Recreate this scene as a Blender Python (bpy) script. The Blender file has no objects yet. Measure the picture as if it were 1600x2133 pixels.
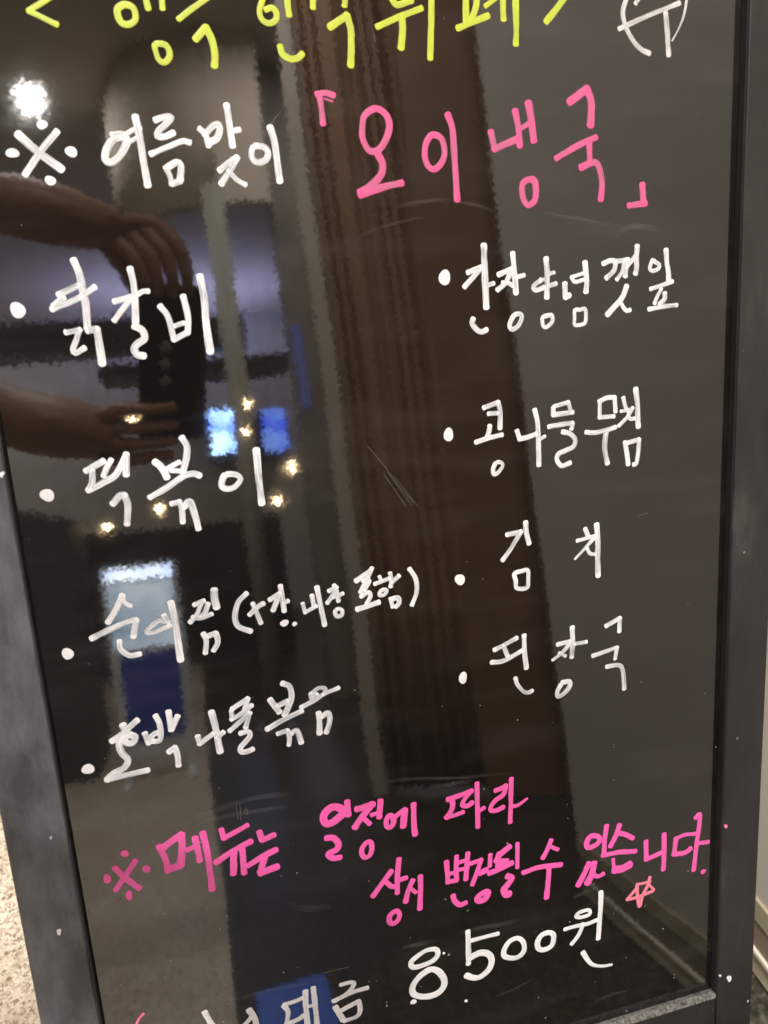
import bpy, bmesh, math, random
from mathutils import Vector, Matrix, noise
random.seed(7)
scene = bpy.context.scene
COL = scene.collection

# ------------------------------------------------------------------ camera, world, exposure
TILT = math.radians(13.5)            # the sign leans back
BOARD = Matrix.Translation((0, 0, .30)) @ Matrix.Rotation(-TILT, 4, 'X')
CAM_BOARD = Matrix(((0.962898, 0.118799, -0.242310, 0.088712), (-0.262040, 0.196936, -0.944749, -0.456085), (-0.064516, 0.973192, 0.220760, 0.527280), (0.000000, 0.000000, 0.000000, 1.000000)))
CAM = BOARD @ CAM_BOARD
cam_data = bpy.data.cameras.new('camera')
cam = bpy.data.objects.new('camera', cam_data)
COL.objects.link(cam)
cam.matrix_world = CAM
cam_data.sensor_fit = 'VERTICAL'
cam_data.sensor_height = 24.0
cam_data.lens = 24.0 * 1650 / 2133
cam_data.clip_start = .002
cam_data.clip_end = 100
cam_data.dof.use_dof = True
cam_data.dof.focus_distance = .56
cam_data.dof.aperture_fstop = 6.3
scene.camera = cam

world = bpy.data.worlds.new('World')
scene.world = world
world.use_nodes = True
bg = world.node_tree.nodes['Background']
bg.inputs['Color'].default_value = (1.0, .94, .88, 1)
bg.inputs['Strength'].default_value = .30
vs = scene.view_settings
vs.view_transform = 'Standard'
vs.look = 'None'
vs.exposure = 0.0
vs.gamma = 1.0
vs.use_curve_mapping = False

# ------------------------------------------------------------------ helpers
def tag(o, label=None, cat=None, group=None, kind=None):
    for k, v in (('label', label), ('category', cat), ('group', group), ('kind', kind)):
        if v: o[k] = v
    return o

def obj(name, bm, mat=None, parent=None, smooth=False):
    me = bpy.data.meshes.new(name)
    bm.normal_update()
    bm.to_mesh(me); bm.free()
    if smooth:
        for p in me.polygons: p.use_smooth = True
    o = bpy.data.objects.new(name, me)
    COL.objects.link(o)
    if mat: me.materials.append(mat)
    if parent: o.parent = parent
    return o

def empty(name, mat=None, parent=None, loc=(0, 0, 0)):
    o = bpy.data.objects.new(name, None)
    COL.objects.link(o)
    o.empty_display_size = .05
    if parent: o.parent = parent
    if mat is not None: o.matrix_world = mat
    else: o.location = loc
    return o

def bbox(bm, x0, x1, y0, y1, z0, z1, bev=0.0, seg=1):
    b = bmesh.new()
    bmesh.ops.create_cube(b, size=1)
    for v in b.verts:
        v.co = Vector((x0 + (v.co.x + .5) * (x1 - x0), y0 + (v.co.y + .5) * (y1 - y0), z0 + (v.co.z + .5) * (z1 - z0)))
    if bev > 0:
        bmesh.ops.bevel(b, geom=list(b.edges), offset=bev, segments=seg, affect='EDGES', profile=.5)
    me = bpy.data.meshes.new('tmp'); b.to_mesh(me); b.free()
    bm.from_mesh(me); bpy.data.meshes.remove(me)
    return bm

def box(name, x0, x1, y0, y1, z0, z1, mat, parent=None, bev=0.0, seg=1):
    return obj(name, bbox(bmesh.new(), x0, x1, y0, y1, z0, z1, bev, seg), mat, parent)

def cyl(bm, p0, p1, r0, r1=None, n=20, caps=True):
    p0, p1 = Vector(p0), Vector(p1); r1 = r0 if r1 is None else r1
    d = (p1 - p0).normalized(); a = d.orthogonal().normalized(); b = d.cross(a)
    A, B = [], []
    for i in range(n):
        t = 2 * math.pi * i / n; u = a * math.cos(t) + b * math.sin(t)
        A.append(bm.verts.new(p0 + u * r0)); B.append(bm.verts.new(p1 + u * r1))
    for i in range(n):
        bm.faces.new((A[i], A[(i + 1) % n], B[(i + 1) % n], B[i]))
    if caps:
        bm.faces.new(A[::-1]); bm.faces.new(B)
    return bm

class NT:
    def __init__(self, name):
        self.m = bpy.data.materials.new(name); self.m.use_nodes = True
        self.t = self.m.node_tree; self.n = self.t.nodes
        self.b = self.n['Principled BSDF']; self.out = self.n['Material Output']
    def add(self, typ, **kw):
        nd = self.n.new(typ)
        for k, v in kw.items():
            if k in nd.inputs and not hasattr(nd, k): nd.inputs[k].default_value = v
            else: setattr(nd, k, v)
        return nd
    def link(self, a, b): self.t.links.new(a, b)
    def val(self, key, v): self.b.inputs[key].default_value = v
    def tex(self, kind, scale, vec=None, **kw):
        nd = self.n.new(kind); nd.inputs['Scale'].default_value = scale
        for k, v in kw.items():
            if k in nd.inputs: nd.inputs[k].default_value = v
            else: setattr(nd, k, v)
        if vec is not None: self.link(vec, nd.inputs['Vector'])
        return nd
    def ramp(self, src, stops):
        r = self.n.new('ShaderNodeValToRGB'); e = r.color_ramp.elements
        while len(e) < len(stops): e.new(.5)
        for i, (p, c) in enumerate(stops):
            e[i].position = p; e[i].color = (c, c, c, 1) if isinstance(c, (int, float)) else (*c, 1)
        self.link(src, r.inputs[0]); return r
    def math(self, op, a, b=None):
        nd = self.n.new('ShaderNodeMath'); nd.operation = op
        for i, v in enumerate((a, b)):
            if v is None: continue
            if isinstance(v, (int, float)): nd.inputs[i].default_value = v
            else: self.link(v, nd.inputs[i])
        return nd.outputs[0]
    def mix(self, fac, a, b):
        nd = self.n.new('ShaderNodeMix'); nd.data_type = 'RGBA'
        for s, v in ((0, fac), (6, a), (7, b)):
            if isinstance(v, (int, float)): nd.inputs[s].default_value = v
            elif isinstance(v, tuple): nd.inputs[s].default_value = (*v, 1)
            else: self.link(v, nd.inputs[s])
        return nd.outputs[2]

def plain(name, col, rough=.6, var=.12, scale=9.0, spec=.5, metal=0.0):
    m = NT(name); co = m.add('ShaderNodeTexCoord').outputs['Object']
    nz = m.tex('ShaderNodeTexNoise', scale, co, Detail=6.0, Roughness=.6)
    c0 = tuple(c * (1 - var) for c in col); c1 = tuple(min(1, c * (1 + var)) for c in col)
    m.link(m.ramp(nz.outputs[0], [(.3, c0), (.7, c1)]).outputs[0], m.b.inputs['Base Color'])
    m.val('Roughness', rough); m.val('Specular IOR Level', spec); m.val('Metallic', metal)
    return m.m

def glow(name, col, s, edge=None):
    m = NT(name); m.val('Base Color', (.02, .02, .02, 1)); m.val('Roughness', .3)
    m.val('Emission Strength', s)
    if edge is None:
        m.val('Emission Color', (*col, 1))
    else:
        nz = m.tex('ShaderNodeTexNoise', 6.0, m.add('ShaderNodeTexCoord').outputs['Object'], Detail=2.0)
        m.link(m.ramp(nz.outputs[0], [(.35, edge), (.6, col)]).outputs[0], m.b.inputs['Emission Color'])
    return m.m

# ------------------------------------------------------------------ materials of the sign
def mat_panel():
    m = NT('black_gloss_panel'); co = m.add('ShaderNodeTexCoord').outputs['Object']
    # fine orange-peel ripple and slow waviness of the pressed sheet, as a tilt of the normal
    geo = m.add('ShaderNodeNewGeometry')
    def wob(scale, amp, detail=2.0):
        nz = m.tex('ShaderNodeTexNoise', scale, co, Detail=detail, Roughness=.55)
        s = m.n.new('ShaderNodeVectorMath'); s.operation = 'SUBTRACT'; s.inputs[1].default_value = (.5, .5, .5)
        m.link(nz.outputs['Color'], s.inputs[0])
        k = m.n.new('ShaderNodeVectorMath'); k.operation = 'SCALE'; k.inputs['Scale'].default_value = amp
        m.link(s.outputs[0], k.inputs[0]); return k.outputs[0]
    def vadd(a, b):
        v = m.n.new('ShaderNodeVectorMath'); v.operation = 'ADD'; m.link(a, v.inputs[0]); m.link(b, v.inputs[1]); return v.outputs[0]
    w = vadd(vadd(wob(400, .0105), wob(110, .0035)), wob(9, .009, 0.0))
    nn = m.n.new('ShaderNodeVectorMath'); nn.operation = 'NORMALIZE'
    m.link(vadd(geo.outputs['Normal'], w), nn.inputs[0])
    # dust specks, denser towards the splashed foot of the board
    vo = m.tex('ShaderNodeTexVoronoi', 190, co, Randomness=1.0)
    sep = m.n.new('ShaderNodeSeparateColor'); m.link(vo.outputs['Color'], sep.inputs[0])
    xyz = m.n.new('ShaderNodeSeparateXYZ'); m.link(co, xyz.inputs[0])
    low = m.ramp(xyz.outputs['Z'], [(.05, 1.0), (.42, .22)]).outputs[0]
    size = m.math('MULTIPLY', m.math('MULTIPLY', m.math('POWER', sep.outputs[0], 5.0), low), .19)
    speck = m.math('LESS_THAN', vo.outputs['Distance'], size)
    gate = m.math('GREATER_THAN', sep.outputs[1], .30)
    speck = m.math('MULTIPLY', speck, gate)
    # wiped haze of old marker
    st = m.n.new('ShaderNodeMapping'); st.inputs['Scale'].default_value = (1.0, 1.0, 4.5); st.inputs['Rotation'].default_value = (0, .22, 0)
    m.link(co, st.inputs[0])
    hz = m.tex('ShaderNodeTexNoise', 7, st.outputs[0], Detail=7.0, Roughness=.62)
    haze = m.math('MULTIPLY', m.ramp(hz.outputs[0], [(.50, 0.0), (.78, 1.0)]).outputs[0], .020)
    base = m.mix(haze, (.0070, .0062, .0056), (.7, .68, .66))
    base = m.mix(m.math('MULTIPLY', speck, .36), base, (.75, .73, .68))
    m.link(base, m.b.inputs['Base Color'])
    r = m.math('ADD', m.math('MULTIPLY', speck, .5), .035)
    r = m.math('ADD', r, m.math('MULTIPLY', haze, 1.2))
    m.link(r, m.b.inputs['Roughness'])
    m.val('IOR', 1.78); m.val('Specular IOR Level', .5)
    m.link(nn.outputs[0], m.b.inputs['Normal'])
    return m.m

def mat_frame():
    m = NT('worn_black_frame'); co = m.add('ShaderNodeTexCoord').outputs['Object']
    mp = m.n.new('ShaderNodeMapping'); mp.inputs['Scale'].default_value = (1.0, 1.0, .35); m.link(co, mp.inputs[0])
    a = m.tex('ShaderNodeTexNoise', 26, mp.outputs[0], Detail=9.0, Roughness=.68)
    b = m.tex('ShaderNodeTexNoise', 180, co, Detail=4.0, Roughness=.6)
    d = m.ramp(a.outputs[0], [(.40, (.014, .0135, .013)), (.60, (.026, .025, .025)), (.80, (.075, .073, .07))]).outputs[0]
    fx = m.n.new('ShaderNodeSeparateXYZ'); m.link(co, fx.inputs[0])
    scuff_and_sheen = m.math('MULTIPLY', m.math('LESS_THAN', fx.outputs[0], .1), m.ramp(a.outputs[0], [(.42, .25), (.66, 1.0)]).outputs[0])
    d = m.mix(m.math('MULTIPLY', scuff_and_sheen, .24), d, (.52, .57, .66))  # left part: scuffs plus bluish reflected light painted into the colour
    vo = m.tex('ShaderNodeTexVoronoi', 150, co)
    sep = m.n.new('ShaderNodeSeparateColor'); m.link(vo.outputs['Color'], sep.inputs[0])
    sp = m.math('LESS_THAN', vo.outputs['Distance'], m.math('MULTIPLY', m.math('POWER', sep.outputs[0], 40.0), .18))
    d = m.mix(m.math('MULTIPLY', sp, .35), d, (.6, .6, .58))
    m.link(d, m.b.inputs['Base Color'])
    m.link(m.ramp(b.outputs[0], [(.3, .30), (.7, .48)]).outputs[0], m.b.inputs['Roughness'])
    bp = m.n.new('ShaderNodeBump'); bp.inputs['Strength'].default_value = .12; bp.inputs['Distance'].default_value = .0004
    m.link(b.outputs[0], bp.inputs['Height']); m.link(bp.outputs[0], m.b.inputs['Normal'])
    return m.m

def mat_ink(name, col, thin, cover=.9):
    """liquid chalk: streaks run along the stroke, thinner film in places"""
    m = NT(name); uvn = m.add('ShaderNodeUVMap'); uvn.uv_map = 'UVMap'; uv = uvn.outputs[0]
    mp = m.n.new('ShaderNodeMapping'); mp.inputs['Scale'].default_value = (60, 2.6, 1); m.link(uv, mp.inputs[0])
    st = m.tex('ShaderNodeTexNoise', 1.0, mp.outputs[0], Detail=3.0, Roughness=.6)
    co = m.add('ShaderNodeTexCoord').outputs['Object']
    cl = m.tex('ShaderNodeTexNoise', 55, co, Detail=3.0)
    f = m.math('ADD', m.math('MULTIPLY', st.outputs[0], .62), m.math('MULTIPLY', cl.outputs[0], .38))
    sp = m.n.new('ShaderNodeUVMap'); sp.uv_map = 'Span'
    sx = m.n.new('ShaderNodeSeparateXYZ'); m.link(sp.outputs[0], sx.inputs[0])
    end = m.math('ABSOLUTE', m.math('SUBTRACT', m.math('MULTIPLY', sx.outputs[0], 2.0), 1.0))
    f = m.math('ADD', f, m.math('MULTIPLY', m.math('POWER', end, 8.0), .16))
    c = m.ramp(f, [(.40, thin), (.60, col)]).outputs[0]
    m.link(c, m.b.inputs['Base Color'])
    uvs = m.n.new('ShaderNodeSeparateXYZ'); m.link(uv, uvs.inputs[0])
    rim = m.math('POWER', m.math('ABSOLUTE', uvs.outputs[1]), 5.0)
    fa = m.math('SUBTRACT', f, m.math('MULTIPLY', rim, .20))
    m.link(m.ramp(fa, [(.24, 0.0), (.36, cover), (.50, 1.0)]).outputs[0], m.b.inputs['Alpha'])
    m.val('Roughness', .42); m.val('Specular IOR Level', .4)
    return m.m

INK = {
    'white': mat_ink('white_marker_ink', (.84, .855, .88), (.50, .52, .56), .74),
    'strong': mat_ink('thick_white_marker_ink', (.90, .91, .92), (.72, .74, .77), .93),
    'grey': mat_ink('thin_white_marker_ink', (.66, .66, .66), (.42, .42, .42), .55),
    'yellow': mat_ink('yellow_green_marker_ink', (.55, .645, .05), (.46, .54, .09), .90),
    'pink': mat_ink('rose_pink_marker_ink', (.70, .10, .285), (.56, .16, .28), .78),
    'magenta': mat_ink('bright_pink_marker_ink', (.93, .115, .46), (.82, .14, .43), .90),
    'rose': mat_ink('thin_rose_marker_ink', (.95, .24, .36), (.80, .25, .32), .85),
}
def mat_smear():
    m = NT('wiped_ink_smear'); uvn = m.add('ShaderNodeUVMap'); uvn.uv_map = 'UVMap'; uv = uvn.outputs[0]
    mp = m.n.new('ShaderNodeMapping'); mp.inputs['Scale'].default_value = (35, 5.0, 1); m.link(uv, mp.inputs[0])
    st = m.tex('ShaderNodeTexNoise', 1.0, mp.outputs[0], Detail=5.0, Roughness=.7)
    sx = m.n.new('ShaderNodeSeparateXYZ'); m.link(uv, sx.inputs[0])
    edge = m.math('SUBTRACT', 1.0, m.math('POWER', m.math('ABSOLUTE', sx.outputs[1]), 2.0))
    a = m.math('MULTIPLY', m.ramp(st.outputs[0], [(.42, 0.0), (.75, .17)]).outputs[0], edge)
    sp = m.n.new('ShaderNodeUVMap'); sp.uv_map = 'Span'
    s2 = m.n.new('ShaderNodeSeparateXYZ'); m.link(sp.outputs[0], s2.inputs[0])
    a = m.math('MULTIPLY', a, m.math('MULTIPLY', m.math('MULTIPLY', s2.outputs[0], m.math('SUBTRACT', 1.0, s2.outputs[0])), 4.0))
    m.link(a, m.b.inputs['Alpha']); m.val('Base Color', (.62, .61, .62, 1)); m.val('Roughness', .6)
    return m.m
SMEAR = mat_smear()
SCRATCH = plain('dry_scratch', (.085, .08, .075), .6)
PANEL, FRAME = mat_panel(), mat_frame()
WORN = plain('worn_bare_edge', (.19, .185, .175), .5, .85, 420)
BLACK = plain('backing_and_shade_black', (.014, .013, .013), .5, .3, 60)

# ------------------------------------------------------------------ setting: floors, walls, ceiling
def mat_pebble():
    m = NT('beige_pebble_floor'); co = m.add('ShaderNodeTexCoord').outputs['Object']
    a = m.tex('ShaderNodeTexNoise', 190, co, Detail=3.0, Roughness=.55, Distortion=1.2)
    vo = m.tex('ShaderNodeTexVoronoi', 240, co)
    sep = m.n.new('ShaderNodeSeparateColor'); m.link(vo.outputs['Color'], sep.inputs[0])
    chips = m.ramp(sep.outputs[0], [(.0, (.46, .37, .27)), (.30, (.66, .57, .45)), (.75, (.74, .66, .54)), (1.0, (.82, .75, .65))]).outputs[0]
    pit = m.ramp(a.outputs[0], [(.40, 1.0), (.46, 0.0)]).outputs[0]
    c = m.mix(pit, chips, (.20, .14, .08))
    big = m.tex('ShaderNodeTexNoise', 5, co, Detail=3.0)
    c = m.mix(m.ramp(big.outputs[0], [(.35, .35), (.65, 0.0)]).outputs[0], c, (.40, .29, .18))
    m.link(c, m.b.inputs['Base Color']); m.val('Roughness', .38)
    bp = m.n.new('ShaderNodeBump'); bp.inputs['Strength'].default_value = .5; bp.inputs['Distance'].default_value = .001
    m.link(a.outputs[0], bp.inputs['Height']); m.link(bp.outputs[0], m.b.inputs['Normal'])
    return m.m
def mat_granite():
    m = NT('dark_granite_floor'); co = m.add('ShaderNodeTexCoord').outputs['Object']
    a = m.tex('ShaderNodeTexNoise', 90, co, Detail=5.0, Roughness=.7)
    c = m.ramp(a.outputs[0], [(.38, (.012, .011, .008)), (.52, (.045, .041, .027)), (.66, (.12, .11, .08))]).outputs[0]
    m.link(c, m.b.inputs['Base Color']); m.val('Roughness', .35)
    return m.m
FX = .075
tag(box('floor', -4, FX, -6.2, 2.2, -.05, 0, mat_pebble()), kind='structure')
tag(box('granite_floor', FX, 3.2, -6.2, 2.2, -.05, 0, mat_granite()), kind='structure')
tag(box('ceiling', -4, 3.2, -6.2, 2.2, 2.6, 2.7, plain('ceiling_paint', (.74, .66, .55), .8, .05)), kind='structure')
tag(box('wall_far', -4, 3.2, -6.3, -6.2, 0, 2.7, plain('far_wall_paint', (.52, .48, .44), .7, .1)), kind='structure')
# side wall to the right of the sign, with its banded skirting
wall = tag(box('wall_side', .684, .80, -.72, 2.2, .106, 2.6, plain('side_wall_panel', (.58, .52, .46), .55, .03, 3)), kind='structure')
box('skirting_trim', .680, .80, -.72, 2.2, .077, .105, plain('olive_trim', (.40, .35, .24), .45, .1), wall, .001)
box('skirting_board', .682, .80, -.72, 2.2, .041, .076, plain('brown_skirting', (.24, .19, .14), .45, .15), wall, .001)
box('skirting_bead', .678, .80, -.72, 2.2, .034, .0405, plain('pale_bead', (.72, .66, .54), .45, .05), wall, .001)
box('skirting_plinth', .682, .80, -.72, 2.2, .004, .0335, plain('stone_plinth', (.50, .43, .30), .5, .2, 60), wall, .001)

# ------------------------------------------------------------------ the sign board
menu = empty('menu_board', BOARD)
tag(menu, 'leaning black menu board written in white, yellow and pink marker', 'menu board')
W, D, S, H = .45, .007, .033, .86
panel = box('panel', -.006, W + .006, 0, .004, -.008, H + .006, PANEL, menu)
box('backing_board', -.006, W + .006, .0045, .012, -.008, H + .006, BLACK, menu)
for x0, x1 in ((-S, -.0), (W, W + S)):
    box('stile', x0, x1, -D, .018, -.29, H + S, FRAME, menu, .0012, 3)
for x0, x1 in ((.0, .0009), (W - .0009, W)):
    box('recess_shade_strip', x0, x1, -D + .0014, -.0002, -.004, H, BLACK, menu)  # black strips painting the recess shade onto the stiles' inner faces
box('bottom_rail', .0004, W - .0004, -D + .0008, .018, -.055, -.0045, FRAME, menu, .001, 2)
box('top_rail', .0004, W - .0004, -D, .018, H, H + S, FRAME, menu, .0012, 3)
# bare worn arris of the bottom rail
bm = bmesh.new()
rows = []
N = 120
for i in range(N + 1):
    x = .001 + (W - .002) * i / N
    j = noise.noise((x * 240, 0, 3)) * .0005
    k = noise.noise((x * 300, 5, 3)) * .0004
    rows.append([bm.verts.new((x, y, z)) for y, z in ((-.0002, -.0012 + j * .6), (-D * .55, -.0006 + j * .5), (-D + .0004, -.0012 + k), (-D + .0002, -.0042 + k))])
for a, b in zip(rows, rows[1:]):
    for q in range(3): bm.faces.new((a[q], a[q + 1], b[q + 1], b[q]))
obj('worn_edge', bm, WORN, menu)
# paint drips on the frame
for x, z, r, c in ((0.4521, 0.0161, 0.0011, 'white'), (0.4607, 0.0108, 0.0024, 'white'), (-0.0135, 0.1909, 0.0016, 'white'), (-0.0013, 0.4677, 0.0013, 'white'), (0.4527, 0.1491, 0.0015, 'rose'), (0.4793, -0.0166, 0.0009, 'grey'), (-0.0088, 0.2535, 0.0008, 'grey')):
    bm = bmesh.new()
    bmesh.ops.create_circle(bm, cap_ends=True, segments=12, radius=1)
    for v in bm.verts:
        a = math.atan2(v.co.y, v.co.x)
        k = r * (1 + .25 * math.sin(2 * a + x * 90) + .15 * math.sin(3 * a))
        v.co = Vector((x + math.cos(a) * k, -D - .00012, z + math.sin(a) * k * 1.15))
    obj('paint_spot', bm, INK[c], menu)
# rear support of the easel
for x in (.02, W - .02):
    bm = bbox(bmesh.new(), x - .014, x + .014, .02, .045, -.30, H, .001)
    for v in bm.verts: v.co.y += (H - v.co.z) * .42
    bmesh.ops.scale(bm, vec=(1, 1, .93), verts=bm.verts, space=Matrix.Translation((0, 0, -H)))
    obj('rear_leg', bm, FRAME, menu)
box('rear_crossbar', .034, W - .034, .34, .36, .10, .135, FRAME, menu)

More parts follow.
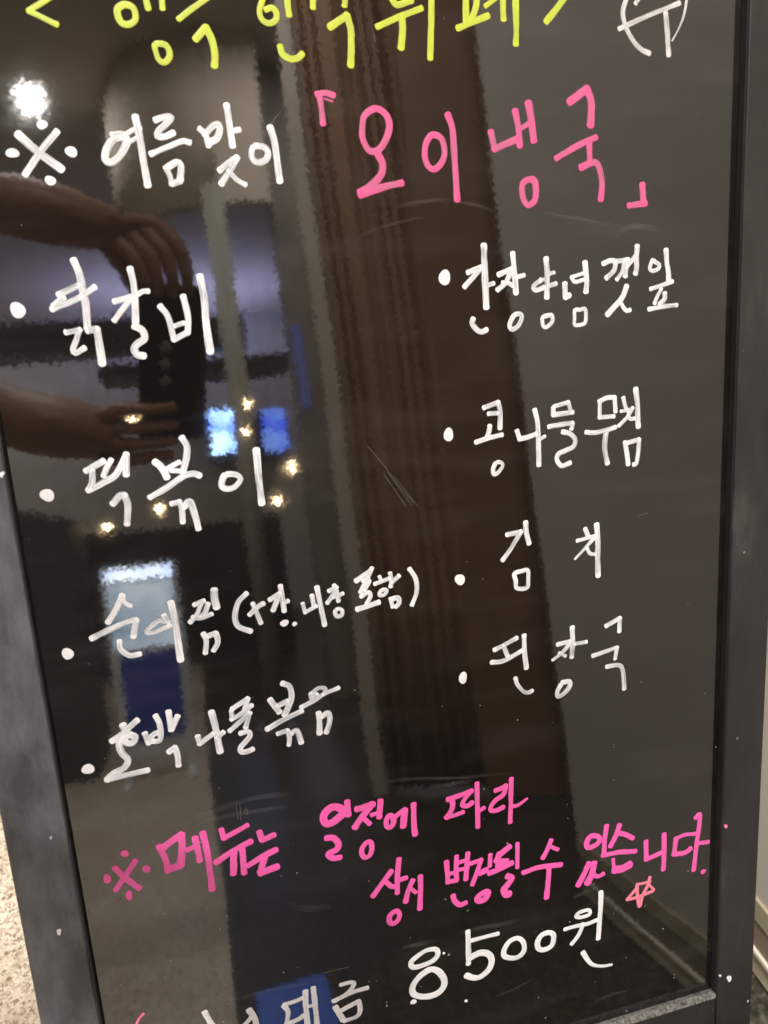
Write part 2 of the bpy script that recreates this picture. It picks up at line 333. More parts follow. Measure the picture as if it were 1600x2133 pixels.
# ------------------------------------------------------------------ handwriting (board plane, tenths of a millimetre)
INKDATA = """L yellow|yellow-green heading lettering cut off at its top
G
s 27 561,6968 447,6901| 568,6845
G
c 33 900,6944 866,6926 860,6899 872,6864 903,6854 937,6871 946,6901 936,6933
s 30 1002,7000 1011,6929
s 30 1084,7003 1081,6932
c 28 1022,6764 1024,6728 1034,6695 1060,6684 1086,6707 1091,6735 1078,6762 1050,6770
G
s 29 1155,6886 1220,6931 1285,6972 1330,7001
s 37 1229,6796 1286,6851| 1310,6795 1318,6728 1310,6672
G
s 30 1590,6988 1569,6937 1579,6895 1615,6879 1650,6897 1656,6931 1635,6953 1603,6943
s 34 1720,7026 1720,6970 1723,6922
s 32 1661,6772 1671,6735 1710,6713 1749,6716 1776,6738
G
s 33 1859,7019 1853,6961
s 33 2032,7025 2024,6977
s 38 1937,6871 2033,6929| 2051,6859 2046,6772 2036,6686
G
s 33 2289,7017 2317,6989 2400,7012
s 34 2199,6879 2327,6931 2453,6976
s 39 2341,6937 2340,6867 2326,6778
s 36 2515,7042 2505,6901 2491,6730
G
s 36 2714,7049 2711,6912
s 36 2781,7052 2771,6992 2740,6928
s 35 2660,6884 2841,6951
s 28 2829,7000 2906,7050
s 37 2934,7057 2935,6937
s 39 3011,7060 3010,6884 3006,6813
G
s 37 3326,7071 3265,7002 3196,6932
L grey|circled white character at the upper right corner
G
s 31 3713,7078 3686,6996 3702,6927 3750,6852 3806,6802 3863,6781
s 29 3663,6907 3821,6969 4061,7055
s 33 3969,7002 3982,6909 3994,6774
s 19-9 4113,7086 4095,6996 4060,6918 4016,6852
s 26 3800,7081 3769,7043
L white|white reference mark and four syllables before the pink dish name
G
s 42 314,6346 395,6261 492,6183
s 33 497,6359 410,6270 318,6159
d 432 6391 25 23
d 274 6260 30 23
d 551 6264 28 27
d 432 6129 27 22
G
s 27 758,6345 798,6349 826,6345
c 38 815,6333 762,6322 722,6272 712,6226 733,6212 769,6230 807,6272 827,6313
s 26 821,6342 867,6367 901,6374
s 24 815,6299 861,6319 891,6335
s 39 884,6427 892,6344 897,6229 904,6098
G
s 33 982,6413 1027,6427 1063,6425 1033,6395 990,6358 982,6335 1020,6333 1064,6351
s 32 940,6250 1029,6284 1105,6311 1141,6304
s 33 1007,6184 1022,6143 1027,6103
s 36 1022,6188 1064,6209 1084,6194 1073,6124
s 31 1027,6103 1073,6117
G
s 31 1201,6371 1227,6343 1238,6287
s 35 1222,6343 1272,6385 1302,6390 1301,6357 1279,6320 1243,6306
s 36 1352,6485 1357,6390 1363,6286
s 30 1369,6359 1405,6366
s 34 1282,6166 1332,6201 1380,6229| 1341,6172 1283,6099
s 29 1328,6163 1364,6119 1409,6092
G
c 32 1472,6281 1458,6248 1465,6214 1495,6202 1532,6216 1548,6247 1531,6278 1501,6285
s 37 1570,6378 1587,6304 1593,6198 1597,6106
L pink|pink dish name of four syllables between corner brackets
G
s 37 1851,6545 1856,6480 1860,6396
s 32 1838,6542 1885,6548 1930,6537
s 12 1879,6519 1921,6507
G
c 38 2161,6472 2097,6438 2079,6378 2078,6316 2111,6257 2167,6263 2216,6328 2234,6390 2214,6445
s 44 2160,6235 2181,6185 2165,6129 2105,6073 2041,6040
s 39 2040,6027 2167,6063 2287,6086
G
c 37 2473,6333 2442,6290 2432,6233 2443,6182 2478,6156 2522,6181 2550,6238 2540,6308 2509,6334
s 39 2579,6443 2604,6364 2609,6199 2615,5989
G
s 41 2837,6351 2856,6261| 2996,6312
s 41 2991,6463 3009,6377 3015,6277
s 46 3075,6505 3090,6422 3104,6305
s 34 3009,6364 3078,6396
c 38 3070,6092 3027,6070 3022,6017 3036,5970 3062,5949 3102,5975 3111,6029 3104,6082
G
s 47 3337,6513 3450,6584| 3477,6520 3476,6435 3472,6386
s 37 3246,6206 3392,6277 3507,6320
s 39 3463,6297 3465,6190
s 42 3407,6154 3502,6180 3534,6129 3546,6054 3538,5972
G
s 46 3822,6049 3831,5938
s 39 3730,5932 3846,5943
L white|white bullet and dish name of three syllables, uppermost in its column
G
d 182 5506 38 39
G
s 37 487,5741 507,5668 510,5590 515,5522 508,5394
s 32 389,5572 495,5615
s 33 411,5557 357,5516
s 34 348,5502 425,5527 501,5557| 572,5602
s 32 399,5381 467,5389| 447,5344 420,5291 431,5270 478,5294
s 38 508,5384 554,5386| 555,5322 557,5205
G
s 36 762,5687 770,5606 765,5514 755,5411
s 32 661,5524 753,5544| 648,5427
s 30 777,5552 812,5569 839,5568
s 37 745,5391 784,5367 790,5324 749,5298 729,5271 742,5241 776,5232
G
s 36 892,5486 926,5430 944,5309| 1020,5343| 1030,5424 1018,5531
s 28 958,5380 1004,5392
s 41 1118,5632 1128,5509 1124,5389 1128,5229
L white|white bullet and small dish name of six syllables on the brown streak
G
d 2516 5562 38 42
G
s 40 2769,5733 2769,5600 2769,5480 2771,5378
s 31 2662,5583 2750,5611| 2637,5503
s 29 2773,5502 2822,5514
s 33 2685,5317 2678,5290 2704,5254 2735,5238 2768,5248
G
s 35 2952,5681 2957,5592 2963,5519 2966,5451
s 32 2856,5563 2944,5593| 2903,5517 2847,5476
s 27 2881,5516 2919,5512 2946,5496
s 25 2969,5543 3022,5553
c 31 2946,5319 2923,5281 2919,5256 2938,5240 2972,5258 2995,5291 2999,5321 2974,5330
G
s 37 3169,5642 3174,5559 3168,5416
s 30 3128,5516 3089,5494 3080,5475 3099,5461 3155,5476
s 25 3129,5524 3162,5520
s 24 3191,5553 3219,5559
s 28 3178,5482 3231,5494
c 29 3140,5300 3137,5263 3145,5242 3167,5241 3202,5269 3205,5294 3197,5310
G
s 35 3291,5492 3293,5410| 3321,5421
s 25 3337,5527 3414,5546
s 26 3337,5527 3359,5498 3419,5508
s 38 3429,5609 3434,5547 3439,5492 3433,5437
c 25 3357,5331 3354,5275 3356,5240 3417,5244 3431,5271 3426,5332 3389,5329
G
s 30 3552,5597 3605,5614 3651,5608 3727,5615
s 34 3639,5603 3628,5554 3575,5511
s 30 3698,5606 3686,5551 3648,5500
s 35 3715,5615 3710,5565 3707,5517
s 29 3716,5570 3777,5633
s 36 3789,5692 3783,5622 3786,5567 3778,5529
s 35 3716,5456 3681,5384 3580,5290
s 29 3669,5370 3693,5328 3717,5306 3740,5310
G
c 28 3899,5605 3885,5578 3879,5553 3903,5539 3942,5553 3945,5576 3917,5592
s 36 3994,5662 3999,5589 4012,5532 4016,5473
s 28 3886,5430 3961,5447 4043,5469
s 28 3962,5427 3932,5377 3917,5341
s 34 3989,5399 3987,5363 3954,5334
s 29 3875,5307 3969,5318 4077,5321
L white|white bullet and dish name of three syllables ending in one tall upright
G
d 179 4530 35 36
G
s 34 394,4641 492,4686
s 36 425,4642 418,4582 399,4537
s 31 532,4687 504,4647 481,4603
s 35 390,4533 471,4566 547,4605 615,4711| 599,4595
s 37 508,4443 554,4486 576,4483| 586,4424 568,4320
G
s 38 760,4653 782,4632 804,4591 814,4557
s 28 815,4605 892,4637
s 38 922,4772 942,4725 934,4659 904,4576
s 28 841,4595 896,4586
s 36 710,4456 807,4500 901,4552 958,4563 994,4549
s 32 821,4406 866,4413| 874,4365 870,4292
s 38 885,4379 921,4409 935,4363 946,4297 952,4244
G
c 35 1134,4536 1113,4499 1112,4470 1139,4455 1178,4460 1215,4493 1217,4517 1186,4536
s 42 1326,4663 1324,4550 1324,4426 1326,4348
L white|white bullet and dish name of four syllables ending in a squared block
G
d 2495 4639 33 40
G
s 32 2732,4782 2828,4807| 2839,4742 2834,4646
s 28 2761,4743 2820,4741
s 31 2767,4668 2760,4634 2745,4599
s 31 2671,4575 2758,4593 2846,4605
c 28 2797,4430 2779,4395 2784,4362 2812,4370 2842,4404 2840,4426 2817,4436
G
s 33 2948,4619 2964,4567| 3019,4573 3077,4588
s 35 3072,4739 3087,4667 3093,4549 3092,4388
s 23 3099,4549 3137,4567
G
s 32 3199,4741 3198,4697| 3333,4701
s 29 3205,4749 3304,4767| 3321,4702
s 30 3165,4625 3267,4632 3332,4634| 3323,4597
s 32 3261,4584 3313,4566 3348,4525 3336,4482 3276,4461 3229,4444 3219,4407 3251,4366 3311,4379
G
s 30 3526,4751 3523,4652| 3626,4650
s 30 3520,4754 3577,4773 3632,4771| 3638,4679
s 30 3426,4566 3492,4557 3583,4567 3638,4579
s 37 3571,4563 3561,4482 3564,4416 3579,4348
s 31 3695,4763 3711,4703 3735,4668
s 22 3677,4678 3723,4680 3763,4693
s 27 3763,4693 3729,4641 3662,4585
s 26 3729,4647 3745,4623 3776,4623
s 37 3784,4813 3797,4711 3800,4629 3805,4566
s 35 3708,4473 3721,4400 3731,4326
s 31 3730,4468 3811,4482| 3805,4397 3793,4325 3771,4319
L white|white bullet and dish name with a bracketed note after it
G
d 152 3613 33 33
G
s 35 489,3911 447,3838 391,3763
s 24 489,3911 496,3866 526,3840
s 35 291,3682 412,3724 508,3752 544,3753| 529,3708 516,3655
s 33 437,3642 440,3590 481,3546 538,3545
G
s 28 699,3758 704,3716 672,3729 614,3694 594,3668 637,3664 728,3690
s 31 702,3754 718,3714
s 41 748,3827 757,3701 759,3573 760,3467
G
s 42 1000,3867 997,3811 1002,3758
s 30 877,3793 934,3810
s 30 920,3801 884,3732 841,3691
s 30 956,3788 933,3739 902,3711
s 27 859,3721 902,3707 970,3722
s 33 908,3608 920,3561 906,3487
s 32 930,3589 981,3600| 985,3542 955,3494
G
s 34 1182,3817 1129,3770 1102,3687 1114,3622 1184,3578
G
s 30 1213,3749 1229,3691 1249,3620
s 30 1187,3682 1236,3722 1276,3740
G
s 31 1315,3757 1379,3787| 1328,3688
s 32 1387,3834 1391,3754 1395,3673
s 30 1396,3725 1423,3733
d 1389 3597 27 21
d 1450 3581 15 15
G
s 27 1511,3703 1520,3645| 1592,3674
s 30 1571,3746 1577,3677
s 33 1606,3793 1617,3687 1633,3545
G
s 30 1678,3758 1726,3775| 1690,3716 1662,3684
s 28 1712,3790 1727,3735 1731,3685
s 27 1698,3715 1730,3718 1762,3729
c 27 1706,3624 1711,3590 1743,3589 1750,3621 1727,3637
G
s 35 1851,3798 1946,3849
s 30 1956,3864 1919,3796 1873,3721
s 30 1894,3791 1934,3785 1898,3733
s 29 1875,3692 1921,3714 1935,3687 1908,3642
s 37 1845,3614 1914,3624 1984,3638
G
s 25 2000,3804 2010,3774
s 28 1968,3760 2063,3783
c 26 1997,3702 1992,3682 2024,3682 2042,3708 2018,3716
s 30 2069,3815 2074,3765 2068,3729
s 31 2078,3756 2125,3790
s 30 2063,3651 2072,3595
s 31 2079,3648 2112,3648 2114,3610 2092,3592
G
s 32 2197,3825 2234,3750 2233,3667 2199,3588
L white|white bullet and two widely spaced syllables under the four-syllable dish
G
d 2526 3707 34 37
G
s 33 2858,3959 2956,3968| 2885,3866 2823,3795
s 36 2990,4025 2994,3953 3011,3882
c 31 2903,3692 2909,3644 2915,3591 2988,3584 2999,3645 2996,3701 2956,3703
G
s 32 3415,3928 3434,3877
s 28 3355,3854 3490,3870
s 32-17 3486,3863 3418,3802 3338,3731
s 29 3426,3793 3449,3753 3489,3743
s 40 3498,3946 3506,3834 3505,3723 3507,3590
L white|white bullet and soup name of three syllables, lowest of its column
G
d 2516 3033 29 41
G
s 33 2744,3190 2805,3209 2905,3247
s 33 2809,3208 2821,3172 2836,3131
s 32 2720,3105 2810,3102 2941,3151
s 37 2959,3255 2958,3140 2968,3022
s 31 2887,2963 2899,2917 2941,2857 2976,2842 3007,2849
G
s 31 3200,3150 3294,3158
s 33-23 3303,3154 3239,3091 3162,3044
s 27 3212,3087 3256,3058
s 36 3311,3256 3313,3148 3305,3041
s 31 3329,3132 3415,3133
s 38 3231,2869 3285,2864 3280,2820 3225,2777 3193,2774 3194,2810 3217,2850
G
s 34 3566,3223 3672,3263| 3667,3167
s 34-29 3464,3022 3649,3052| 3635,2970
s 34 3570,2923 3649,2922 3686,2898 3701,2823 3706,2732
L white|white bullet and dish name of six syllables, lowest white row on its side
G
d 160 2885 34 34
G
s 42 388,3123 406,3057 422,3054
s 38 314,3033 381,3069 429,3109 471,3137
c 41 411,3050 381,3031 399,3003 432,3002 447,3036 432,3046
s 42 377,3045 351,3006 359,2948 386,2899 363,2853 294,2824 257,2794
s 37 252,2795 345,2800 490,2806
G
s 37 503,3044 517,2978
s 33 513,2991 551,3028 580,3034
s 37 577,3144 592,3094 593,3032 579,2984 546,2985
s 37 653,3157 655,3038| 701,3117
s 38 624,2898 661,2919| 671,2863 669,2799
G
s 36 802,2964 808,2915| 899,2964
s 41 899,3106 914,2988 922,2836
s 35 914,2934 954,2960
G
s 31 1017,3090 1018,3042
s 35 1024,3102 1122,3151| 1093,3075
s 31 1011,3034 1069,3059 1142,3103
s 34 994,2962 1058,3007 1125,3055| 1091,2966
s 35 1056,2932 1100,2937 1113,2907 1081,2872 1046,2838 1049,2809 1080,2803 1119,2812
G
s 40 1256,3118 1283,3065 1304,3027
s 36 1296,3070 1361,3088
s 38 1341,3211 1382,3183 1389,3114 1364,3050 1334,3000
s 36 1219,2927 1331,2973 1443,3007
s 30 1281,2883 1343,2894| 1351,2844 1343,2793
s 38 1366,2869 1400,2883 1415,2831 1421,2794
G
s 32 1442,3031 1525,3060 1600,3094 1686,3116
s 31 1514,3111 1558,3137 1602,3125 1586,3090
s 29 1510,3111 1514,3076 1548,3101
s 38 1547,2972 1548,2902 1542,2833
s 36 1561,2942 1608,2960 1613,2903 1585,2831
L magenta|bright pink reference mark and remark about the changing menu
G
s 37 219,2205 268,2125 341,2029
s 37 344,2223 294,2161 205,2053
d 289 2286 23 24
d 399 2150 24 25
d 167 2142 24 31
d 276 1996 21 33
G
s 40 491,2286 518,2187 522,2101
s 52 514,2272 576,2307 629,2332| 626,2244 601,2123
s 47 528,2116 601,2123
s 38 653,2220 705,2233
s 41 708,2291 716,2196 719,2127
s 43 758,2313 771,2165 772,2035 771,1905
G
s 36 872,2310 880,2244| 1032,2301
s 43 815,2089 925,2143 1043,2182
s 42 932,2133 912,1981
s 40 985,2136 979,1968
G
s 38 1102,2237 1114,2173| 1193,2193
s 42 1011,2017 1115,2060 1194,2084
s 46 1122,2058 1081,1954
s 48 1080,1941 1127,1951 1190,1961
G
c 51 1585,2300 1535,2275 1517,2232 1529,2195 1566,2189 1621,2218 1648,2243 1636,2277
s 44 1682,2317 1680,2257 1682,2219
s 43 1525,2087 1572,2076 1601,2025 1584,1987 1529,1968 1555,1930 1603,1923
G
s 46 1740,2248 1789,2252 1853,2258
s 50 1843,2261 1795,2208 1758,2169 1720,2119
s 36 1774,2181 1818,2122
s 42 1903,2273 1887,2154
s 33 1837,2182 1882,2187
c 38 1789,1989 1758,1959 1750,1918 1767,1881 1802,1888 1820,1933 1816,1983
G
c 39 1954,2149 1932,2117 1934,2073 1958,2062 1980,2089 1978,2133
s 36 1982,2121 2029,2153 2065,2171
s 45 2065,2166 2045,2046
s 42 2127,2194 2120,2033 2124,1966
G
s 40 2369,2173 2445,2183 2541,2199
s 40 2397,2174 2398,2104 2352,2039
s 36 2353,2041 2415,2044 2472,2053
s 38 2531,2193 2491,2152 2468,2107 2508,2093 2542,2110
s 37 2582,2247 2579,2112 2577,2011 2575,1914
s 33 2587,2034 2625,2050
G
s 37 2714,2162 2753,2168 2793,2182| 2771,2118 2711,2086 2675,2044 2674,2018 2718,2008 2768,2022
s 36 2834,2226 2827,2105 2822,2004 2816,1892
s 37-19 2832,2012 2877,2012 2948,2047
G
s 40 1942,1731 1873,1655 1803,1574
s 38 1895,1664 1935,1614 1963,1607
s 38 2001,1810 1982,1681 1973,1552
s 38 1987,1648 2042,1653
c 37 1958,1415 1913,1395 1903,1349 1927,1322 1964,1340 1978,1385
G
s 41 2087,1621 2054,1558 2027,1469
s 29 2069,1562 2103,1521
s 40 2143,1638 2136,1520 2125,1385
G
s 40 2335,1701 2337,1603 2338,1538
s 37 2410,1725 2402,1619 2402,1538
s 37 2337,1603 2397,1600
s 38 2342,1541 2402,1538
s 39 2493,1728 2481,1622 2469,1528
s 34 2408,1670 2491,1680
s 34 2405,1614 2488,1616
s 39 2370,1424 2379,1380 2415,1337 2461,1341
G
s 39 2512,1643 2588,1651| 2554,1563 2516,1474
s 48 2577,1549 2623,1561
s 36 2658,1674 2651,1586
c 44 2616,1390 2554,1365 2552,1332 2599,1328 2631,1369
G
s 45 2805,1702 2727,1657
s 48 2727,1665 2702,1614
s 45 2702,1614 2779,1594| 2708,1572
s 46 2645,1531 2723,1543 2817,1568
s 33 2864,1712 2858,1520
s 51 2782,1470 2813,1445 2780,1404 2752,1370 2766,1324 2793,1325
G
s 39 3124,1673 3091,1601 3057,1546
s 32 3112,1628 3174,1586
s 41 2903,1467 3027,1478 3198,1455
s 43 3104,1458 3091,1331 3078,1213
G
c 44 3437,1628 3405,1587 3415,1541 3479,1547 3511,1582 3490,1615
s 41 3565,1683 3549,1573 3545,1465
s 46 3419,1409 3381,1331 3332,1249
s 56 3462,1398 3445,1314 3407,1246
s 39 3446,1325 3488,1280 3537,1290
G
s 43 3671,1663 3641,1583 3597,1506
s 38 3657,1601 3717,1575 3782,1526
s 39 3532,1446 3673,1438 3805,1412
s 31 3619,1391 3624,1334
s 66 3630,1299 3695,1293 3756,1311
G
s 43 3891,1472 3895,1320| 4035,1346
s 43 4044,1495 4046,1337 4042,1197
G
s 41 4314,1569 4348,1589 4345,1477 4326,1323 4308,1121
s 38 4141,1432 4220,1446 4318,1433
s 46 4146,1419 4132,1304| 4223,1292 4275,1314
s 38 4326,1346 4430,1334
d 4393 1084 22 21
L rose|thin pink five-pointed star above the white price
G
s 29 3928,1158 3908,1089 3864,1010 3842,929 3824,1020 3818,1114
s 26 3818,1096 3735,1016| 3808,1014 3954,1031
s 22 3965,1040 3919,1098
s 26 3818,1125 3930,1118
L strong|white price line of digits and syllables at the foot
G
s 42 624,1017 649,937 667,884
G
s 43 906,944 934,872 942,792
s 35 911,880 867,837
G
s 38 1135,904 1158,847 1142,765 1131,729
s 36 1140,912 1214,917 1272,927
s 37 1166,757 1225,767 1259,785
s 42 1288,971 1280,837 1279,680
s 39 1343,982 1345,816 1344,658
s 27 1298,846 1347,845
G
s 32 1531,947 1599,946 1623,924 1576,870 1480,831
s 37 1472,834 1601,862 1712,866
s 41 1480,782 1526,658
s 35 1524,743 1646,778| 1649,698 1620,657 1534,650
G
c 38 2223,1027 2157,1039 2089,1015 2038,978 2045,935 2104,925 2191,939 2234,979
c 47 2168,875 2086,837 2035,770 2045,706 2123,662 2210,661 2264,705 2267,773 2227,846
d 2035 647 22 21
d 2427 529 12 13
d 2279 979 10 10
G
s 41 2466,1104 2464,970 2458,836
s 34 2493,1022 2582,1022 2693,1020
s 49 2466,879 2543,901 2611,874 2637,812 2613,743 2549,701 2494,707 2440,742
G
c 41 2845,938 2781,930 2737,874 2735,821 2784,787 2847,780 2891,821 2886,892
G
c 43 3088,915 3032,908 3000,862 3003,806 3046,779 3107,793 3126,844 3122,891
G
c 31 3410,1018 3339,1015 3312,990 3347,971 3418,974 3427,999
s 33 3219,905 3311,907 3400,900 3480,910
s 36 3369,909 3328,822 3274,763
s 40 3517,1141 3512,985 3493,746
s 44-22 3366,660 3406,581 3451,525 3533,490 3606,480
L rose|pink curved trace cut off beside the foot of the left frame
G
s 21-16 251,1127 218,1097 193,1049"""
SMEARDATA = """L smear|
G
s 28 2216,5950 2340,5975 2476,5990 2593,5985
G
s 24 2592,5980 2710,5964 2843,5921
G
s 19 1995,5800 2167,5856 2399,5901
G
s 43 3615,5762 3764,5808 3967,5785
G
s 23 3120,5914 3371,5867 3664,5811
G
s 43 706,2426 1065,2476 1368,2457
G
s 31 641,2365 908,2395 1298,2371
G
s 29 1871,2405 2133,2382 2434,2322 2817,2273
G
s 40 2262,2289 2553,2277
G
s 56 1233,1662 1355,1603 1521,1571
G
s 78 89,1945 142,1981 196,2007
G
s 43 132,2052 204,2066
G
s 31 762,1043 1049,1058 1306,1031 1540,1058
G
s 50 1971,1119 2127,1104 2216,1098
G
s 44 2377,1107 2504,1113 2705,1092 2873,1084
G
s 36 3275,1158 3353,1169 3451,1184
G
s 28 2647,499 2799,514 2954,550
G
s 34 3465,195 3629,208 3762,202
L scratch|
G
s 4 1981,4623 2076,4491 2158,4364 2249,4240
G
s 4 2072,4439 2132,4337 2199,4222
G
s 3 2097,4445 2171,4327 2236,4229
G
s 3 2132,4426 2210,4310 2278,4212
G
s 3 1564,6385 1598,6418 1632,6452
G
s 3 1527,6319 1562,6366 1610,6437
G
s 4 981,2472 981,2411 981,2357
G
s 4 1001,2467 1001,2406 998,2346
G
s 5 1035,2419 1045,2396 1040,2377 1026,2387 1035,2419
G
s 5 3811,3965 3883,3979
G
s 4 2174,6845 2178,6822 2180,6803
G
s 4 2579,6938 2584,6922
G
s 4 3071,6860 3073,6850
G
s 6 1428,1077 1508,1076 1602,1071"""

def smooth(pts, closed=False, step=.0009):
    P = [Vector(p) for p in pts]
    if len(P) == 2 and not closed:
        n = max(2, int((P[1] - P[0]).length / step)); return [P[0].lerp(P[1], i / n) for i in range(n + 1)]
    out = []; n = len(P)
    for i in range(n if closed else n - 1):
        p1, p2 = P[i], P[(i + 1) % n]
        p0 = P[i - 1] if (closed or i > 0) else p1 * 2 - p2
        p3 = P[(i + 2) % n] if (closed or i + 2 < n) else p2 * 2 - p1
        m1 = (p2 - p0) * .5; m2 = (p3 - p1) * .5
        L = (p2 - p1).length
        for m_ in (m1, m2):
            if m_.length > 1.3 * L: m_ *= 1.3 * L / m_.length
        k = max(2, int(L / step))
        for q in range(k):
            t = q / k; t2 = t * t; t3 = t2 * t
            out.append((2*t3-3*t2+1)*p1 + (t3-2*t2+t)*m1 + (-2*t3+3*t2)*p2 + (t3-t2)*m2)
    if not closed: out.append(P[-1])
    return out

PROF = ((-1, .02), (-.86, .085), (-.45, .12), (0, .125), (.45, .12), (.86, .085), (1, .02))
def ribbon(bm, uvl, pts, w0, w1, closed, lift, seed):
    C = smooth(pts, closed)
    n = len(C)
    s = [0.0]
    for a, b in zip(C, C[1:]): s.append(s[-1] + (b - a).length)
    tot = max(s[-1], 1e-6)
    rows = []
    def row(c, nrm, hw, u):
        vs_ = []
        jl = noise.noise((u * 420 + seed * 7.1, 1.3, seed)) * .05 + noise.noise((u * 1500, 7.7, seed)) * .035
        jr = noise.noise((u * 420 + seed * 3.7, 9.1, seed)) * .05 + noise.noise((u * 1500, 2.7, seed)) * .035
        for v, h in PROF:
            k = 1 + (jl if v < 0 else jr)
            q = c + nrm * (v * hw * k)
            vs_.append((bm.verts.new((q.x, -(h * .001 + lift), q.y)), (u + seed * .37, v, min(1, max(0, u / tot)))))
        rows.append(vs_)
    def tang(i):
        if closed: d = C[(i + 1) % n] - C[i - 1]
        else: d = C[min(i + 1, n - 1)] - C[max(i - 1, 0)]
        return d.normalized() if d.length > 1e-9 else Vector((1, 0))
    if not closed:
        t = tang(0); nr = Vector((-t.y, t.x))
        for a in (.97, .85, .6, .3):
            row(C[0] - t * (w0 * .5 * a * .8), nr, w0 * .5 * (1 - a ** 2.6) ** .5 , -w0 * .4 * a)
    for i in range(n):
        t = tang(i); nr = Vector((-t.y, t.x))
        w = (w0 + (w1 - w0) * s[i] / tot) * (1 + .16 * noise.noise((s[i] * 70, seed * 1.7, 4.2)))
        row(C[i], nr, w * .5, s[i])
    if closed: rows.append(rows[0])
    else:
        t = tang(n - 1); nr = Vector((-t.y, t.x))
        for a in (.3, .6, .85, .97):
            row(C[-1] + t * (w1 * .5 * a * .8), nr, w1 * .5 * (1 - a ** 2.6) ** .5, tot + w1 * .4 * a)
    for A, B in zip(rows, rows[1:]):
        for q in range(len(PROF) - 1):
            qs = (A[q], A[q + 1], B[q + 1], B[q])
            try: f = bm.faces.new([x[0] for x in qs])
            except ValueError: continue
            f.smooth = True
            for l, x in zip(f.loops, qs): l[uvl[0]].uv = x[1][:2]; l[uvl[1]].uv = (x[1][2], 0)

def dot(bm, uvl, c, rx, ry, lift, seed):
    rings = []
    for k, h in ((1, .02), (.85, .09), (.5, .12), (.05, .125)):
        r = []
        for i in range(20):
            a = i * math.pi / 10
            j = 1 + .07 * math.sin(2 * a + seed) + .05 * math.sin(3 * a + 2 * seed)
            r.append((bm.verts.new((c[0] + math.cos(a) * rx * k * j, -(h * .001 + lift), c[1] + math.sin(a) * ry * k * j)), (math.cos(a) * k * rx + seed, math.sin(a) * k, 0.0)))
        rings.append(r)
    for A, B in zip(rings, rings[1:]):
        for i in range(20):
            qs = (A[i], A[(i + 1) % 20], B[(i + 1) % 20], B[i])
            f = bm.faces.new([x[0] for x in qs]); f.smooth = True
            for l, x in zip(f.loops, qs): l[uvl[0]].uv = x[1][:2]; l[uvl[1]].uv = (x[1][2], 0)
    f = bm.faces.new([x[0] for x in rings[-1]])
    for l, x in zip(f.loops, rings[-1]): l[uvl[0]].uv = x[1][:2]; l[uvl[1]].uv = (0, 0)

def write(data, build_line, matf, namef):
    line = None; bm = None; mat = None; cnt = 0; first = True
    def flush():
        nonlocal bm
        if bm is not None and len(bm.faces):
            bmesh.ops.recalc_face_normals(bm, faces=bm.faces[:])
            if sum(f.normal.y for f in bm.faces) > 0: bmesh.ops.reverse_faces(bm, faces=bm.faces[:])
            obj(namef, bm, mat, line)
        bm = None
    def begin():
        nonlocal bm, uvl
        bm = bmesh.new(); uvl = (bm.loops.layers.uv.new('UVMap'), bm.loops.layers.uv.new('Span'))
    uvl = None
    for ln in data.strip().split('\n'):
        k, _, rest = ln.partition(' ')
        if k == 'L':
            flush(); c, _, lab = rest.partition('|')
            mat = matf(c); line = build_line(lab)
        elif k == 'G':
            flush(); begin()
        else:
            if bm is None: begin()
            cnt += 1; tok = rest.split()
            lift = .00004 + (cnt % 9) * .000006
            if k == 'd':
                x, z, rx, rz = [int(v) * 1e-4 for v in tok]
                dot(bm, uvl, (x, z), rx, rz, lift, cnt)
            else:
                ws = [int(v) * 1e-4 for v in tok[0].split('-')]
                runs = [[]]
                for t in tok[1:]:
                    x, z = t.rstrip('|').split(',')
                    p = (int(x) * 1e-4, int(z) * 1e-4); runs[-1].append(p)
                    if t.endswith('|'): runs.append([p])
                for r in runs:
                    if len(r) > 1: ribbon(bm, uvl, r, ws[0], ws[-1], k == 'c', lift, cnt)
    flush()

def new_line(lab):
    e = empty('handwritten_line', None, menu); e['label'] = lab
    return e
write(INKDATA, new_line, lambda c: INK[c], 'syllable')
write(SMEARDATA, lambda lab: menu, lambda c: SMEAR if c == 'smear' else SCRATCH, 'wipe_mark')

# ------------------------------------------------------------------ things across the room, seen mirrored in the panel, plus added lamps out of view
def downlight(x, y, power, label, r=.06):
    t = empty('downlight', loc=(x, y, 2.6)); tag(t, label, 'ceiling light', 'round downlights set in the ceiling')
    bm = bmesh.new()
    n = 28
    prof = ((r * 1.35, 0.0), (r * 1.35, -.006), (r * 1.05, -.010), (r, -.004))
    rings = [[bm.verts.new((math.cos(i * 2 * math.pi / n) * a, math.sin(i * 2 * math.pi / n) * a, z - .0005)) for i in range(n)] for a, z in prof]
    for A, B in zip(rings, rings[1:]):
        for i in range(n): bm.faces.new((A[i], A[(i + 1) % n], B[(i + 1) % n], B[i]))
    obj('trim_ring', bm, M_WHITE, t, True)
    bm = bmesh.new(); bmesh.ops.create_uvsphere(bm, u_segments=24, v_segments=16, radius=r * .9)
    bmesh.ops.bisect_plane(bm, geom=bm.verts[:] + bm.edges[:] + bm.faces[:], plane_co=(0, 0, -.002), plane_no=(0, 0, 1), clear_outer=True)
    for v in bm.verts: v.co.z *= .8
    obj('diffuser', bm, M_LAMP, t, True)
    ld = bpy.data.lights.new('downlight_lamp', 'AREA'); ld.shape = 'DISK'; ld.size = r
    ld.energy = power; ld.color = (1.0, .96, .91)
    lo = bpy.data.objects.new('lamp_light', ld); COL.objects.link(lo); lo.parent = t; lo.location = (0, 0, -.05)
    return t
M_WHITE = plain('white_enamel', (.78, .77, .75), .4, .04)
M_LAMP = glow('lamp_diffuser', (1.0, .95, .88), 30)
M_DARK = plain('dark_laminate', (.035, .031, .029), .45, .25)
